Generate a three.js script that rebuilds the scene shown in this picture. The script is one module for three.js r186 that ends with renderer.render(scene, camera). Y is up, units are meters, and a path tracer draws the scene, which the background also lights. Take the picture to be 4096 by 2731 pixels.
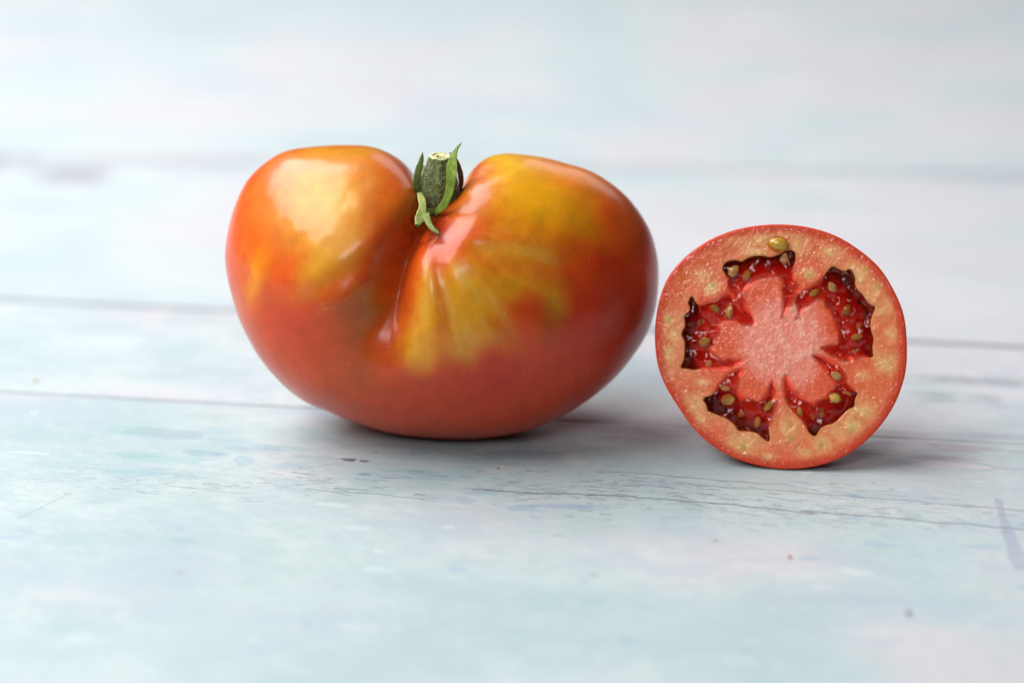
import * as THREE from 'three';
import { RectAreaLightUniformsLib } from 'three/addons/lights/RectAreaLightUniformsLib.js';

// ------------------------------------------------------------------ camera, light, exposure
const PITCH = THREE.MathUtils.degToRad(20);
const scene = new THREE.Scene();
const camera = new THREE.PerspectiveCamera(16.58, 1024 / 682, 0.05, 8);
camera.position.set(0, 0.2386, 0.5517);
camera.lookAt(0, 0.0334, -0.0121);
camera.focus = 0.6;
camera.userData.fStop = 4.4;
camera.setFocalLength && (camera.filmGauge = 35);

const renderer = new THREE.WebGLRenderer({ antialias: true });
renderer.setSize(1024, 682);
renderer.toneMapping = THREE.LinearToneMapping;
renderer.toneMappingExposure = 1.0;
renderer.shadowMap.enabled = true;
RectAreaLightUniformsLib.init();
scene.background = new THREE.Color().setRGB(0.045, 0.045, 0.047);

function areaLight(name, color, intensity, w, h, from, to) {
  const l = new THREE.RectAreaLight(color, intensity, w, h);
  l.name = name; l.position.set(...from); l.lookAt(...to);
  scene.add(l);
  return l;
}
areaLight('window_light', new THREE.Color().setRGB(1.0, 0.985, 0.96), 8.4, 1.42, 0.66, [-0.61, 0.86, -0.22], [0, 0.03, 0]);
areaLight('back_window_light', new THREE.Color().setRGB(0.97, 0.985, 1.0), 1.5, 0.75, 0.45, [0.42, 0.62, -1.15], [0, 0.03, -0.02]);


areaLight('front_window_light', new THREE.Color().setRGB(1.0, 0.985, 0.97), 8.4, 0.42, 0.38, [-0.34, 0.8, 0.95], [0.02, 0.03, 0]);

// ------------------------------------------------------------------ small tools
const MM = 0.001;
const { smoothstep, clamp, lerp } = THREE.MathUtils;
const ss = (a, b, x) => { const t = Math.min(1, Math.max(0, (x - a) / (b - a))); return t * t * (3 - 2 * t); };
const gauss = (x, s) => Math.exp(-(x * x) / (2 * s * s));
function rng(seed) { let s = seed >>> 0; return () => { s = (s + 0x6d2b79f5) | 0; let t = Math.imul(s ^ (s >>> 15), 1 | s); t = (t + Math.imul(t ^ (t >>> 7), 61 | t)) ^ t; return ((t ^ (t >>> 14)) >>> 0) / 4294967296; }; }
function hash3(x, y, z) { let h = Math.imul(x, 374761393) ^ Math.imul(y, 668265263) ^ Math.imul(z, 2147483647 ^ 0x5bd1e995); h = Math.imul(h ^ (h >>> 13), 1274126177); return ((h ^ (h >>> 16)) >>> 0) / 4294967296; }
function noise3(x, y, z) {
  const xi = Math.floor(x), yi = Math.floor(y), zi = Math.floor(z);
  let u = x - xi, v = y - yi, w = z - zi;
  u = u * u * (3 - 2 * u); v = v * v * (3 - 2 * v); w = w * w * (3 - 2 * w);
  const L = (a, b, t) => a + (b - a) * t;
  return L(L(L(hash3(xi, yi, zi), hash3(xi + 1, yi, zi), u), L(hash3(xi, yi + 1, zi), hash3(xi + 1, yi + 1, zi), u), v),
    L(L(hash3(xi, yi, zi + 1), hash3(xi + 1, yi, zi + 1), u), L(hash3(xi, yi + 1, zi + 1), hash3(xi + 1, yi + 1, zi + 1), u), v), w) * 2 - 1;
}
function noise2(x, y, k = 0) {
  const xi = Math.floor(x), yi = Math.floor(y);
  let u = x - xi, v = y - yi;
  u = u * u * (3 - 2 * u); v = v * v * (3 - 2 * v);
  const a = hash3(xi, yi, k), b = hash3(xi + 1, yi, k), c = hash3(xi, yi + 1, k), d = hash3(xi + 1, yi + 1, k);
  return (a + (b - a) * u + (c - a) * v + (a - b - c + d) * u * v) * 2 - 1;
}
const fbm2 = (x, y, k = 0, n = 4) => { let s = 0, a = 0.5, f = 1; for (let i = 0; i < n; i++) { s += a * noise2(x * f, y * f, k + i * 17); a *= 0.5; f *= 2.03; } return s; };
const fbm3 = (x, y, z, n = 3) => { let s = 0, a = 0.5, f = 1; for (let i = 0; i < n; i++) { s += a * noise3(x * f + i * 9.1, y * f, z * f); a *= 0.5; f *= 2.03; } return s; };
const lin = (hex) => { const c = new THREE.Color(hex); return [c.r, c.g, c.b]; };
const mixTo = (c, d, t) => { c[0] += (d[0] - c[0]) * t; c[1] += (d[1] - c[1]) * t; c[2] += (d[2] - c[2]) * t; };

// closed smooth outline through [x, y] points
function smoothLoop(pts, per = 8) {
  const c = new THREE.CatmullRomCurve3(pts.map(([x, y]) => new THREE.Vector3(x, y, 0)), true, 'centripetal');
  return c.getPoints(pts.length * per).slice(0, -1).map((p) => [p.x, p.y]);
}
// signed distance to a loop: negative inside
function loopDistance(loop, x, y) {
  let d2 = 1e9, inside = false;
  for (let i = 0, n = loop.length, j = n - 1; i < n; j = i++) {
    const ax = loop[j][0], ay = loop[j][1], bx = loop[i][0], by = loop[i][1];
    const ex = bx - ax, ey = by - ay, wx = x - ax, wy = y - ay;
    const t = Math.min(1, Math.max(0, (wx * ex + wy * ey) / (ex * ex + ey * ey + 1e-12)));
    const dx = wx - ex * t, dy = wy - ey * t, q = dx * dx + dy * dy;
    if (q < d2) d2 = q;
    if ((ay > y) !== (by > y) && x < ((bx - ax) * (y - ay)) / (by - ay) + ax) inside = !inside;
  }
  const d = Math.sqrt(d2);
  return inside ? -d : d;
}
// radius of a star-shaped loop by angle, in N steps
function polarTable(loop, N = 1440) {
  const r = new Float32Array(N);
  for (let k = 0; k < N; k++) {
    const a = (k / N) * Math.PI * 2, dx = Math.cos(a), dy = Math.sin(a);
    let best = 0;
    for (let i = 0, n = loop.length, j = n - 1; i < n; j = i++) {
      const ax = loop[j][0], ay = loop[j][1], ex = loop[i][0] - ax, ey = loop[i][1] - ay;
      const den = dx * ey - dy * ex;
      if (Math.abs(den) < 1e-12) continue;
      const t = (ax * ey - ay * ex) / den, s = (ax * dy - ay * dx) / den;
      if (s >= -1e-6 && s <= 1 + 1e-6 && t > best) best = t;
    }
    r[k] = best;
  }
  return r;
}
function blurTable(r, deg) {
  const N = r.length, s = (deg / 360) * N, w = Math.ceil(s * 3), out = new Float32Array(N);
  for (let k = 0; k < N; k++) { let a = 0, b = 0; for (let i = -w; i <= w; i += 2) { const g = gauss(i, s); a += g * r[(k + i + N * 4) % N]; b += g; } out[k] = a / b; }
  return out;
}
const tableAt = (r, a) => { const N = r.length; let t = ((a / (Math.PI * 2)) % 1 + 1) % 1 * N; const i = Math.floor(t), f = t - i; return r[i % N] * (1 - f) + r[(i + 1) % N] * f; };

function gridGeometry(nu, nv, at, closeU, flip) { // at(i, j) -> { p: [x,y,z] mm, c: [r,g,b] }
  const pos = [], col = [], idx = [];
  const cols = closeU ? nu : nu + 1;
  for (let j = 0; j <= nv; j++) for (let i = 0; i < cols; i++) { const q = at(i, j); pos.push(q.p[0] * MM, q.p[1] * MM, q.p[2] * MM); if (q.c) col.push(...q.c); }
  for (let j = 0; j < nv; j++) for (let i = 0; i < nu; i++) {
    const a = j * cols + i, b = j * cols + ((i + 1) % cols), c = a + cols, d = b + cols;
    if (flip) idx.push(a, b, c, b, d, c); else idx.push(a, c, b, b, c, d);
  }
  const g = new THREE.BufferGeometry();
  g.setAttribute('position', new THREE.Float32BufferAttribute(pos, 3));
  if (col.length) g.setAttribute('color', new THREE.Float32BufferAttribute(col, 3));
  g.setIndex(idx); g.computeVertexNormals();
  return g;
}
function part(name, geometry, material, parent, label) {
  const m = new THREE.Mesh(geometry, material);
  m.name = name; m.castShadow = m.receiveShadow = true;
  if (label) m.userData.label = label;
  parent.add(m);
  return m;
}
function thing(name, label, category, pos) {
  const g = new THREE.Group(); g.name = name; g.position.set(...pos); g.userData = { label, category };
  scene.add(g);
  return g;
}

// ------------------------------------------------------------------ table of painted boards
function canvasOf(w, h) { const c = document.createElement('canvas'); c.width = w; c.height = h; return c; }
const PAINT = { front: lin('#b1c2c6'), pale: lin('#bfc9ce'), teal: lin('#9cb5b9'), blue: lin('#a6b7c4'), lilac: lin('#c8c2cb'), white: lin('#cdd3d6'), grey: lin('#b6b9c0') };
// painted wood: w x h texels over sx x sz metres; k seeds it; lean = more lilac to the right
function paintedBoard(k, w, h, sx, sz, detail, marks) {
  const cv = canvasOf(w, h), ctx = cv.getContext('2d'), im = ctx.createImageData(w, h), d = im.data;
  const bv = canvasOf(w, h), btx = bv.getContext('2d'), bi = btx.createImageData(w, h), e = bi.data;
  const toS = (v) => Math.round(255 * (v <= 0.0031308 ? v * 12.92 : 1.055 * Math.pow(v, 1 / 2.4) - 0.055));
  for (let y = 0; y < h; y++) for (let x = 0; x < w; x++) {
    const X = (x / w - 0.5) * sx * 1000, Z = (y / h) * sz * 1000; // mm
    const c = (k === 4 ? PAINT.front : PAINT.pale).slice();
    const A = fbm2(X * 0.02 + 3 * k, Z * 0.024, k * 7 + 1, 4), B = fbm2(X * 0.024, Z * 0.03 + 5, k * 7 + 2, 4), C = fbm2(X * 0.035 + 9, Z * 0.045, k * 7 + 3, 4);
    const right = ss(0, 90, X + 40 * B), soft = k === 4 ? 0.9 : detail ? 0.75 : 0.6;
    mixTo(c, PAINT.teal, ss(-0.15, 0.5, A - 0.15 * right) * 0.5 * soft);
    mixTo(c, PAINT.blue, ss(-0.1, 0.55, B - 0.15 * right) * 0.55 * soft);
    mixTo(c, PAINT.lilac, ss(-0.1, 0.6, -A + 0.42 * right + (detail && k === 4 ? 0.3 * ss(26, 4, Z) - 0.3 : -0.05)) * 0.75);
    mixTo(c, PAINT.white, ss(-0.05, 0.5, C) * (k === 4 ? 0.3 : 0.5) * soft);
    if (detail) {
      const f = fbm2(X * 0.35, Z * 1.0, k * 7 + 4, 4), gr = noise2(X * 2.4, Z * 3.4, k * 7 + 5) * 0.5 + noise2(X * 5, Z * 6, k * 7 + 6) * 0.5;
      mixTo(c, PAINT.white, ss(0.12, 0.4, f) * 0.2);
      mixTo(c, PAINT.teal, ss(0.05, 0.4, -f) * 0.25); const f2 = fbm2(X * 0.05 + 7, Z * 0.1, k * 7 + 9, 5); mixTo(c, PAINT.blue, ss(0.05, 0.4, f2) * 0.4); mixTo(c, PAINT.teal, ss(0.05, 0.4, -f2) * 0.4 * (1 - right));
      const m = 1 + gr * 0.075; c[0] *= m; c[1] *= m; c[2] *= m;
      e[(y * w + x) * 4] = e[(y * w + x) * 4 + 1] = e[(y * w + x) * 4 + 2] = 150 + gr * 34 + f * 40;
    } else e[(y * w + x) * 4] = e[(y * w + x) * 4 + 1] = e[(y * w + x) * 4 + 2] = 150 + C * 60;
    e[(y * w + x) * 4 + 3] = 255;
    const o = (y * w + x) * 4; d[o] = toS(c[0]); d[o + 1] = toS(c[1]); d[o + 2] = toS(c[2]); d[o + 3] = 255;
  }
  ctx.putImageData(im, 0, 0); btx.putImageData(bi, 0, 0);
  if (marks) marks(ctx, btx, (x) => (x / sx + 0.5) * w, (z) => (z / sz) * h);
  const t = new THREE.CanvasTexture(cv), b = new THREE.CanvasTexture(bv);
  t.colorSpace = THREE.SRGBColorSpace;
  for (const q of [t, b]) { q.wrapS = q.wrapT = THREE.MirroredRepeatWrapping; q.flipY = false; }
  return new THREE.MeshPhysicalMaterial({ map: t, bumpMap: b, bumpScale: detail ? 0.0002 : 0.0001, roughness: 0.52, specularIntensity: 0.7 });
}
// cracks, chips and stains of the front board, positions in metres (x, z from its back edge)
function frontMarks(ctx, btx, U, V) {
  const r = rng(77);
  const crack = (x, z, len, slope, width, dark, amp = 0.00025) => {
    for (const [c, style] of [[ctx, `rgba(58,60,66,${dark * 0.75})`], [btx, `rgba(0,0,0,${dark})`]]) {
      const q = rng(Math.floor((x + z) * 1e6) >>> 0);
      c.strokeStyle = style; c.lineWidth = width * 1.2; c.lineCap = 'round'; c.beginPath();
      let px = x, pz = z; c.moveTo(U(px), V(pz));
      const n = Math.max(3, Math.floor(len / 0.0012));
      for (let i = 0; i < n; i++) { px += len / n; pz += (slope * len) / n + (q() - 0.5) * amp * 2; c.lineTo(U(px), V(pz)); }
      c.stroke();
    }
  };
  const chip = (x, z, a, b, style) => { ctx.fillStyle = style; ctx.beginPath(); const n = 11; for (let i = 0; i < n; i++) { const t = (i / n) * 6.283, m = 0.6 + 0.6 * r(); ctx.lineTo(U(x + Math.cos(t) * a * m), V(z + Math.sin(t) * b * m)); } ctx.fill(); };
  // long cracks
  crack(-0.01, 0.0505, 0.085, 0.02, 2.6, 0.85, 0.0004);
  crack(0.072, 0.0525, 0.06, 0.085, 2.6, 0.8, 0.0004);
  crack(0.022, 0.0335, 0.05, 0.06, 2.0, 0.5, 0.0004);
  crack(0.045, 0.0395, 0.1, 0.06, 2.0, 0.5, 0.0003);
  crack(-0.052, 0.056, 0.03, 0.07, 2.0, 0.55);
  crack(-0.085, 0.059, 0.018, 0.08, 1.8, 0.4);
  // short cracks in clusters round the worn places
  for (const [cx, cz, sx, sz, n, dk] of [[0.025, 0.05, 0.05, 0.012, 130, 0.6], [0.065, 0.048, 0.04, 0.013, 150, 0.55], [-0.045, 0.05, 0.02, 0.008, 60, 0.6], [-0.085, 0.055, 0.025, 0.008, 70, 0.42], [0.0, 0.045, 0.03, 0.006, 46, 0.6], [0.1, 0.05, 0.03, 0.012, 90, 0.4], [-0.11, 0.06, 0.02, 0.008, 30, 0.35], [0.03, 0.04, 0.02, 0.005, 40, 0.5]])
    for (let i = 0; i < n; i++) { const g = () => (r() + r() + r() - 1.5) / 1.5; crack(cx + g() * sx * 1.4, cz + g() * sz * 1.6, 0.0008 + r() * r() * 0.007, 0.05 + (r() - 0.5) * 0.5, 0.9 + r() * 1.3, dk * (0.4 + 0.6 * r()), 0.00035); }
  // chips with lilac primer, light scuffs, blue stains
  for (let i = 0; i < 6; i++) chip((r() - 0.5) * 0.3, 0.008 + r() * 0.12, 0.0004 + r() * 0.0012, 0.0003 + r() * 0.0007, `rgba(${90 + r() * 60},${90 + r() * 50},${105 + r() * 50},${0.25 + r() * 0.4})`);
  for (let i = 0; i < 46; i++) chip((r() - 0.5) * 0.3, 0.01 + r() * 0.14, 0.001 + r() * 0.005, 0.0006 + r() * 0.0016, `rgba(228,232,236,${0.1 + r() * 0.22})`);
  for (let i = 0; i < 36; i++) chip((r() - 0.5) * 0.3, 0.03 + r() * 0.12, 0.001 + r() * 0.004, 0.0006 + r() * 0.0012, `rgba(120,158,190,${0.12 + r() * 0.22})`);
  for (let i = 0; i < 2; i++) chip((r() - 0.5) * 0.3, 0.02 + r() * 0.13, 0.0006 + r() * 0.002, 0.0004 + r() * 0.001, `rgba(150,128,150,${0.2 + r() * 0.3})`);
  for (let i = 0; i < 46; i++) chip(-0.05 + (r() - 0.5) * 0.11, 0.018 + r() * 0.04, 0.003 + r() * 0.009, 0.0012 + r() * 0.003, `rgba(${96 + r() * 30},${146 + r() * 20},${160 + r() * 24},${0.08 + r() * 0.16})`); // worn teal undercoat
  chip(-0.0425, 0.0355, 0.0022, 0.0012, 'rgba(84,84,94,0.75)'); chip(-0.0385, 0.0358, 0.0016, 0.0009, 'rgba(84,84,94,0.7)');
  chip(-0.0035, 0.036, 0.0006, 0.0006, 'rgba(104,84,40,0.8)');
  chip(0.012, 0.058, 0.011, 0.0022, 'rgba(120,150,185,0.35)'); chip(0.003, 0.061, 0.006, 0.0018, 'rgba(120,150,185,0.3)');
  chip(-0.038, 0.0445, 0.002, 0.0009, 'rgba(100,125,165,0.45)'); chip(0.0045, 0.0365, 0.0014, 0.0007, 'rgba(100,125,165,0.45)');
  // lilac worn stretch at the back edge on the right, with a loop-shaped peel
  for (let i = 0; i < 60; i++) chip(0.01 + r() * 0.13, 0.003 + r() * r() * 0.016, 0.002 + r() * 0.008, 0.0006 + r() * 0.0012, `rgba(${150 + r() * 26},${138 + r() * 20},${158 + r() * 20},${0.16 + r() * 0.22})`);
  for (const c of [ctx, btx]) { c.strokeStyle = 'rgba(120,98,122,0.4)'; c.lineWidth = 1.8; for (const [x, z, a, b] of [[0.119, 0.0175, 0.0065, 0.0024]]) { c.beginPath(); c.ellipse(U(x), V(z), U(a) - U(0), V(b) - V(0), 0.1, 0, 6.28); c.stroke(); } }
  chip(0.113, 0.018, 0.012, 0.0022, 'rgba(214,198,216,0.55)');
  // bluish drip stain at the right
  ctx.fillStyle = 'rgba(128,134,160,0.3)'; ctx.beginPath();
  [[0.1215, 0.037], [0.1232, 0.039], [0.1222, 0.05], [0.1225, 0.057], [0.1222, 0.066], [0.1225, 0.073], [0.121, 0.079], [0.1185, 0.08], [0.1178, 0.073], [0.119, 0.066], [0.1195, 0.057], [0.1205, 0.048]].forEach(([x, z]) => ctx.lineTo(U(x), V(z))); ctx.fill();
  // fine scratch at the left
  ctx.strokeStyle = 'rgba(130,120,128,0.5)'; ctx.lineWidth = 2; ctx.beginPath(); ctx.moveTo(U(-0.112), V(0.067)); ctx.lineTo(U(-0.122), V(0.084)); ctx.stroke();
}
const smudges = (list) => (ctx, btx, U, V) => { const r = rng(31); for (const [x, z, a, b, col, al] of list) for (let i = 0; i < 14; i++) { ctx.fillStyle = `rgba(${col},${al * (0.4 + 0.6 * r())})`; ctx.beginPath(); const px = x + (r() - 0.5) * a * 1.6, pz = z + (r() - 0.5) * b * 1.6; for (let n = 0; n < 9; n++) { const t = (n / 9) * 6.283, m = (0.35 + 0.5 * r()) * 0.6; ctx.lineTo(U(px + Math.cos(t) * a * m), V(pz + Math.sin(t) * b * m)); } ctx.fill(); } };
const backStains = smudges([[-0.165, 0.02, 0.016, 0.02, '118,110,132', 0.2], [-0.187, 0.012, 0.012, 0.012, '118,110,132', 0.2], [-0.12, 0.006, 0.06, 0.006, '140,136,152', 0.12], [0.17, 0.006, 0.05, 0.006, '140,132,150', 0.12], [-0.05, 0.1, 0.05, 0.03, '216,222,228', 0.12]]);
const middleStains = smudges([[0.128, 0.03, 0.02, 0.006, '110,122,124', 0.16], [0.126, 0.046, 0.014, 0.005, '110,122,124', 0.16], [-0.12, 0.035, 0.02, 0.006, '226,230,234', 0.14], [-0.06, 0.052, 0.008, 0.004, '130,146,152', 0.12], [0.03, 0.074, 0.06, 0.004, '150,136,158', 0.1], [0.12, 0.072, 0.05, 0.005, '150,136,158', 0.14]]);
const table = new THREE.Group(); table.name = 'tabletop';
table.userData = { kind: 'structure', label: 'pale blue and lilac painted wooden tabletop of wide boards under the tomatoes' };
scene.add(table);
{
  // seams between boards, each a line z = z0 + k x (the boards lie a little askew)
  const seams = [{ z: -0.62, k: 0.03 }, { z: -0.297, k: 0.072, w: 0.0015 }, { z: -0.1206, k: 0.138, w: 0.0013 }, { z: -0.0432, k: 0.138, w: 0.0005, fade: 1 }, { z: 0.46, k: 0.138 }];
  const mats = [paintedBoard(1, 700, 512, 1.0, 0.5, false), paintedBoard(2, 700, 512, 0.7, 0.3, false, backStains), paintedBoard(3, 1024, 512, 0.5, 0.16, true, middleStains), paintedBoard(4, 2048, 1400, 0.32, 0.21, true, frontMarks)];
  const sizes = [[1.0, 0.5], [0.7, 0.3], [0.5, 0.16], [0.32, 0.21]];
  seams.unshift({ z: -1.3, k: 0.03 });
  mats.unshift(mats[0]); sizes.unshift(sizes[0]);
  const ch = 0.0007, half = 0.75;
  for (let b = 0; b < seams.length - 1; b++) {
    const s0 = seams[b], s1 = seams[b + 1], pos = [], uv = [], idx = [], nx = 60;
    const [sx, sz] = sizes[b];
    const wide = (s, x) => (s.w ?? 0.0005) * (s.fade ? 1 - 0.8 * ss(-0.02, 0.05, x) : 1);
    const prof = (x) => { const wob = (s) => 0.00035 * noise2(x * 60, s.z * 900, 3) + 0.0002 * noise2(x * 260, s.z * 900, 4); const a = s0.z + s0.k * x + wide(s0, x) + wob(s0) * 0.5, c = s1.z + s1.k * x - wide(s1, x) + wob(s1) * 0.5; return [[a, -0.014], [a, -ch], [a + ch * 0.35, -ch * 0.25], [a + ch, 0], [c - ch, 0], [c - ch * 0.35, -ch * 0.25], [c, -ch], [c, -0.014]]; };
    for (let i = 0; i <= nx; i++) { const x = -half + (2 * half * i) / nx; for (const [z, y] of prof(x)) { pos.push(x, y, z); uv.push(x / sx + 0.5, (z - (s0.z + s0.k * x)) / sz); } }
    for (let i = 0; i < nx; i++) for (let j = 0; j < 7; j++) { const a = i * 8 + j, c = a + 8; idx.push(a, a + 1, c, a + 1, c + 1, c); }
    const g = new THREE.BufferGeometry();
    g.setAttribute('position', new THREE.Float32BufferAttribute(pos, 3)); g.setAttribute('uv', new THREE.Float32BufferAttribute(uv, 2));
    g.setIndex(idx); g.computeVertexNormals();
    part(b ? `plank_${String(b).padStart(3, '0')}` : 'plank', g, mats[b], table);
  }
  const under = new THREE.BoxGeometry(1.5, 0.01, 1.8); under.translate(0, -0.0085, -0.42);
  part('backing_board', under, new THREE.MeshStandardMaterial({ color: new THREE.Color().setRGB(0.36, 0.34, 0.38), roughness: 0.9 }), table);
}

// ------------------------------------------------------------------ whole tomato
const VX = 1016.4, VY = 689, VS = 0.11146;                 // tracing units to mm about the fruit's middle
const W = (X, Y) => [(X - VX) * VS, (VY - Y) * VS];
const wholeOutline = smoothLoop([[517, 590], [522, 540], [537, 480], [565, 420], [600, 382], [650, 350], [710, 338], [790, 334], [850, 337], [890, 350], [925, 372], [946, 395], [960, 420], [985, 440], [1020, 448], [1045, 443], [1060, 430], [1075, 405], [1095, 380], [1120, 362], [1155, 353], [1200, 355], [1250, 362], [1300, 375], [1350, 390], [1400, 418], [1440, 452], [1470, 490], [1495, 535], [1510, 590], [1513, 640], [1508, 700], [1490, 760], [1460, 810], [1420, 860], [1370, 905], [1310, 945], [1260, 970], [1210, 990], [1150, 1002], [1080, 1008], [1010, 1007], [950, 1002], [898, 995], [860, 985], [821, 973], [780, 957], [744, 941], [706, 926], [672, 902], [642, 875], [613, 842], [590, 811], [570, 776], [552, 739], [534, 683], [523, 640]].map(([a, b]) => W(a, b)), 6);
const wholeR = polarTable(wholeOutline), wholeSoft = blurTable(wholeR, 14);
const curveAt = (pts, y) => { // smooth value through [height, value] knots, heights falling
  const n = pts.length; if (y >= pts[0][0]) return pts[0][1]; if (y <= pts[n - 1][0]) return pts[n - 1][1];
  let i = 0; while (y < pts[i + 1][0]) i++;
  const [y0, v0] = pts[i], [y1, v1] = pts[i + 1], h = y1 - y0, t = (y - y0) / h;
  const m = (k) => (k <= 0 || k >= n - 1 ? 0 : (pts[k + 1][1] - pts[k - 1][1]) / (pts[k + 1][0] - pts[k - 1][0])), a = m(i) * h, b = m(i + 1) * h;
  return (2 * t ** 3 - 3 * t * t + 1) * v0 + (t ** 3 - 2 * t * t + t) * a + (3 * t * t - 2 * t ** 3) * v1 + (t ** 3 - t * t) * b;
};
const foldX = [[30, -0.8], [26, -1], [19, -3.6], [14.4, -5.5], [8.8, -8], [1, -10.2], [-5.7, -11.6], [-12.4, -12.6], [-18, -13.2], [-26, -13]];
const foldDepth = [[30, 3], [26, 5], [19, 8.5], [14.4, 10.6], [8.8, 11], [1, 10], [-5.7, 7.6], [-12.4, 4.6], [-19, 2.3], [-26, 0.8], [-33, 0]];
const foldLeft = [[26, 4.2], [14, 5.4], [5, 6.2], [-6, 7], [-18, 8.5]];
const foldRight = [[26, 4], [19, 4.6], [14, 3.8], [9, 4], [1, 4.6], [-6, 5], [-12, 5.5], [-19, 7]];
const segDist = (x, y, ax, ay, bx, by) => { const ex = bx - ax, ey = by - ay, t = clamp(((x - ax) * ex + (y - ay) * ey) / (ex * ex + ey * ey), 0, 1); return [Math.hypot(x - ax - ex * t, y - ay - ey * t), ((x - ax) * ey - (y - ay) * ex) / Math.hypot(ex, ey), t]; };
function wholePoint(psi, om) {
  const so = Math.sin(om), co = Math.cos(om);
  const g = ss(0.62, 1.0, so);
  const rho = lerp(tableAt(wholeSoft, psi), tableAt(wholeR, psi), g);
  let x = rho * Math.cos(psi) * so, y = rho * Math.sin(psi) * so;
  let z = (co > 0 ? 35 : 30) * co;
  if (co > -0.2) {
    const f = ss(-0.02, 0.34, co);
    const d0 = x - curveAt(foldX, y), D = curveAt(foldDepth, y), soft = 0.15 + 5.5 * ss(5, -16, y), d = Math.sign(d0) * (Math.sqrt(d0 * d0 + soft * soft) - soft);
    z -= f * D * (d < 0 ? Math.exp(-Math.pow(-d / curveAt(foldLeft, y), 1.5)) : Math.exp(-Math.pow(d / curveAt(foldRight, y), 1.0)));
    z -= f * 3.2 * gauss(Math.hypot(x + 2.2, y - 20.5), 3.6);                     // hollow round the stem
    { const [q, sd, t] = segDist(x, y, -13, 8, -30, -3); z += f * (0.4 * gauss(sd + 1.2, 3) - 0.6 * gauss(sd - 3.4, 3)) * gauss(t - 0.5, 0.3) * ss(9, 3, q) ; }
    { const dx = x + 3, dy = y - 18, r = Math.hypot(dx, dy), a = Math.atan2(dx, -dy); const m = ss(9, 17, r) * ss(40, 18, r) * ss(-0.45, -0.1, a) * ss(1.6, 1.1, a); z += f * m * (0.17 * Math.sin(a * 15 + 0.6) + 0.36 * Math.sin(a * 8.3 + 2)); }
    { const [q, sd, t] = segDist(x, y, 5.2, 28.8, 21, 36.5); z -= f * 1.5 * gauss(q, 1.5) * ss(1.0, 0.6, t); }
    z += f * 1.4 * gauss((x + 23) / 8, 1) * gauss((y - 6) / 12, 1);                  // swell of the left lobe
    z += f * 1.2 * gauss(Math.hypot(x + 5.5, (y - 9) * 0.5), 2.6);                 // rib beside the fold
  }
  if (z < 0 && y < -8) y += -z * 0.24 * ss(-8, -30, y);                          // the underside rises towards the back
  const n = fbm3(x * 0.06 + 4, y * 0.06, z * 0.06, 3) * 0.9 + fbm3(x * 0.22, y * 0.22, z * 0.22 + 7, 2) * 0.14 + fbm3(x * 0.7, y * 0.35, z * 0.5 + 3, 2) * 0.035;
  const L = Math.hypot(x, y, z) || 1;
  x += (x / L) * n * (1 - g * 0.8); y += (y / L) * n * (1 - g * 0.8); z += (z / L) * n;
  return [x, y, z];
}
// ripening pattern: [X, Y, rx, ry, turn, colour, strength] in tracing units on the side towards the viewer
const ripe = [
  [600, 560, 90, 210, 0.1, '#e2551a', 0.9], [650, 800, 170, 130, -0.5, '#d64a14', 0.9], [1000, 940, 330, 110, 0, '#bf3c16', 0.85],
  [1330, 760, 200, 210, 0.3, '#c22e12', 0.92], [1430, 700, 70, 180, 0.1, '#a42610', 0.85],
  [770, 470, 150, 130, -0.5, '#dfa038', 1], [800, 352, 150, 24, 0, '#cc8812', 0.95], [655, 420, 60, 60, 0, '#dc641a', 0.6],
  [745, 600, 60, 85, 0.5, '#d89a2a', 0.95], [606, 650, 34, 62, 0.15, '#f08c12', 0.95], [680, 640, 40, 70, 0.3, '#e04e1c', 0.8],
  [880, 480, 60, 90, 0.2, '#bb5a10', 0.9], [925, 410, 40, 55, 0.5, '#c04a12', 0.8], [900, 570, 90, 55, -0.7, '#bc3812', 0.8],
  [800, 690, 60, 46, -0.9, '#a8601a', 0.8], [855, 725, 40, 95, 0.2, '#96691e', 0.75], [830, 640, 70, 22, -0.7, '#c03a14', 0.6],
  [840, 840, 85, 75, 0, '#b84c1a', 0.7], [720, 730, 110, 60, -0.3, '#b83012', 0.7],
  [1230, 455, 190, 125, 0.2, '#de9c10', 1], [1160, 375, 80, 40, 0.1, '#d6a61c', 0.9], [1340, 430, 90, 50, 0.6, '#de7a10', 0.8],
  [1410, 510, 60, 70, 0, '#de5412', 0.85], [1380, 610, 80, 60, 0.2, '#c42d12', 0.75], [1060, 560, 70, 60, 0, '#c43a12', 0.9],
  [1090, 480, 45, 70, 0.4, '#d0641c', 0.75], [1100, 408, 34, 26, -0.5, '#b0401c', 0.8], [1010, 540, 40, 30, 0, '#a22c0e', 0.8],
];
const ripeC = ripe.map((r) => [...W(r[0], r[1]), r[2] * VS, r[3] * VS, r[4], lin(r[5]), r[6]]);
const tongue = smoothLoop([[985, 610], [1030, 620], [1090, 560], [1160, 520], [1260, 560], [1290, 640], [1292, 720], [1262, 735], [1240, 690], [1200, 690], [1180, 705], [1197, 800], [1165, 800], [1120, 812], [1090, 835], [1050, 828], [1012, 850], [960, 852], [925, 830], [935, 760], [955, 690]].map(([a, b]) => W(a, b)), 5);
const C_TONGUE = lin('#dc8f1c'), C_GREEN = lin('#d3a018'), C_RUST = lin('#d06a1a'), C_GLOW = lin('#cf4a18'), C_DARK = lin('#a62c12'), C_BASE = lin('#d04810'), C_OLIVE = lin('#7a5a18');
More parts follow.
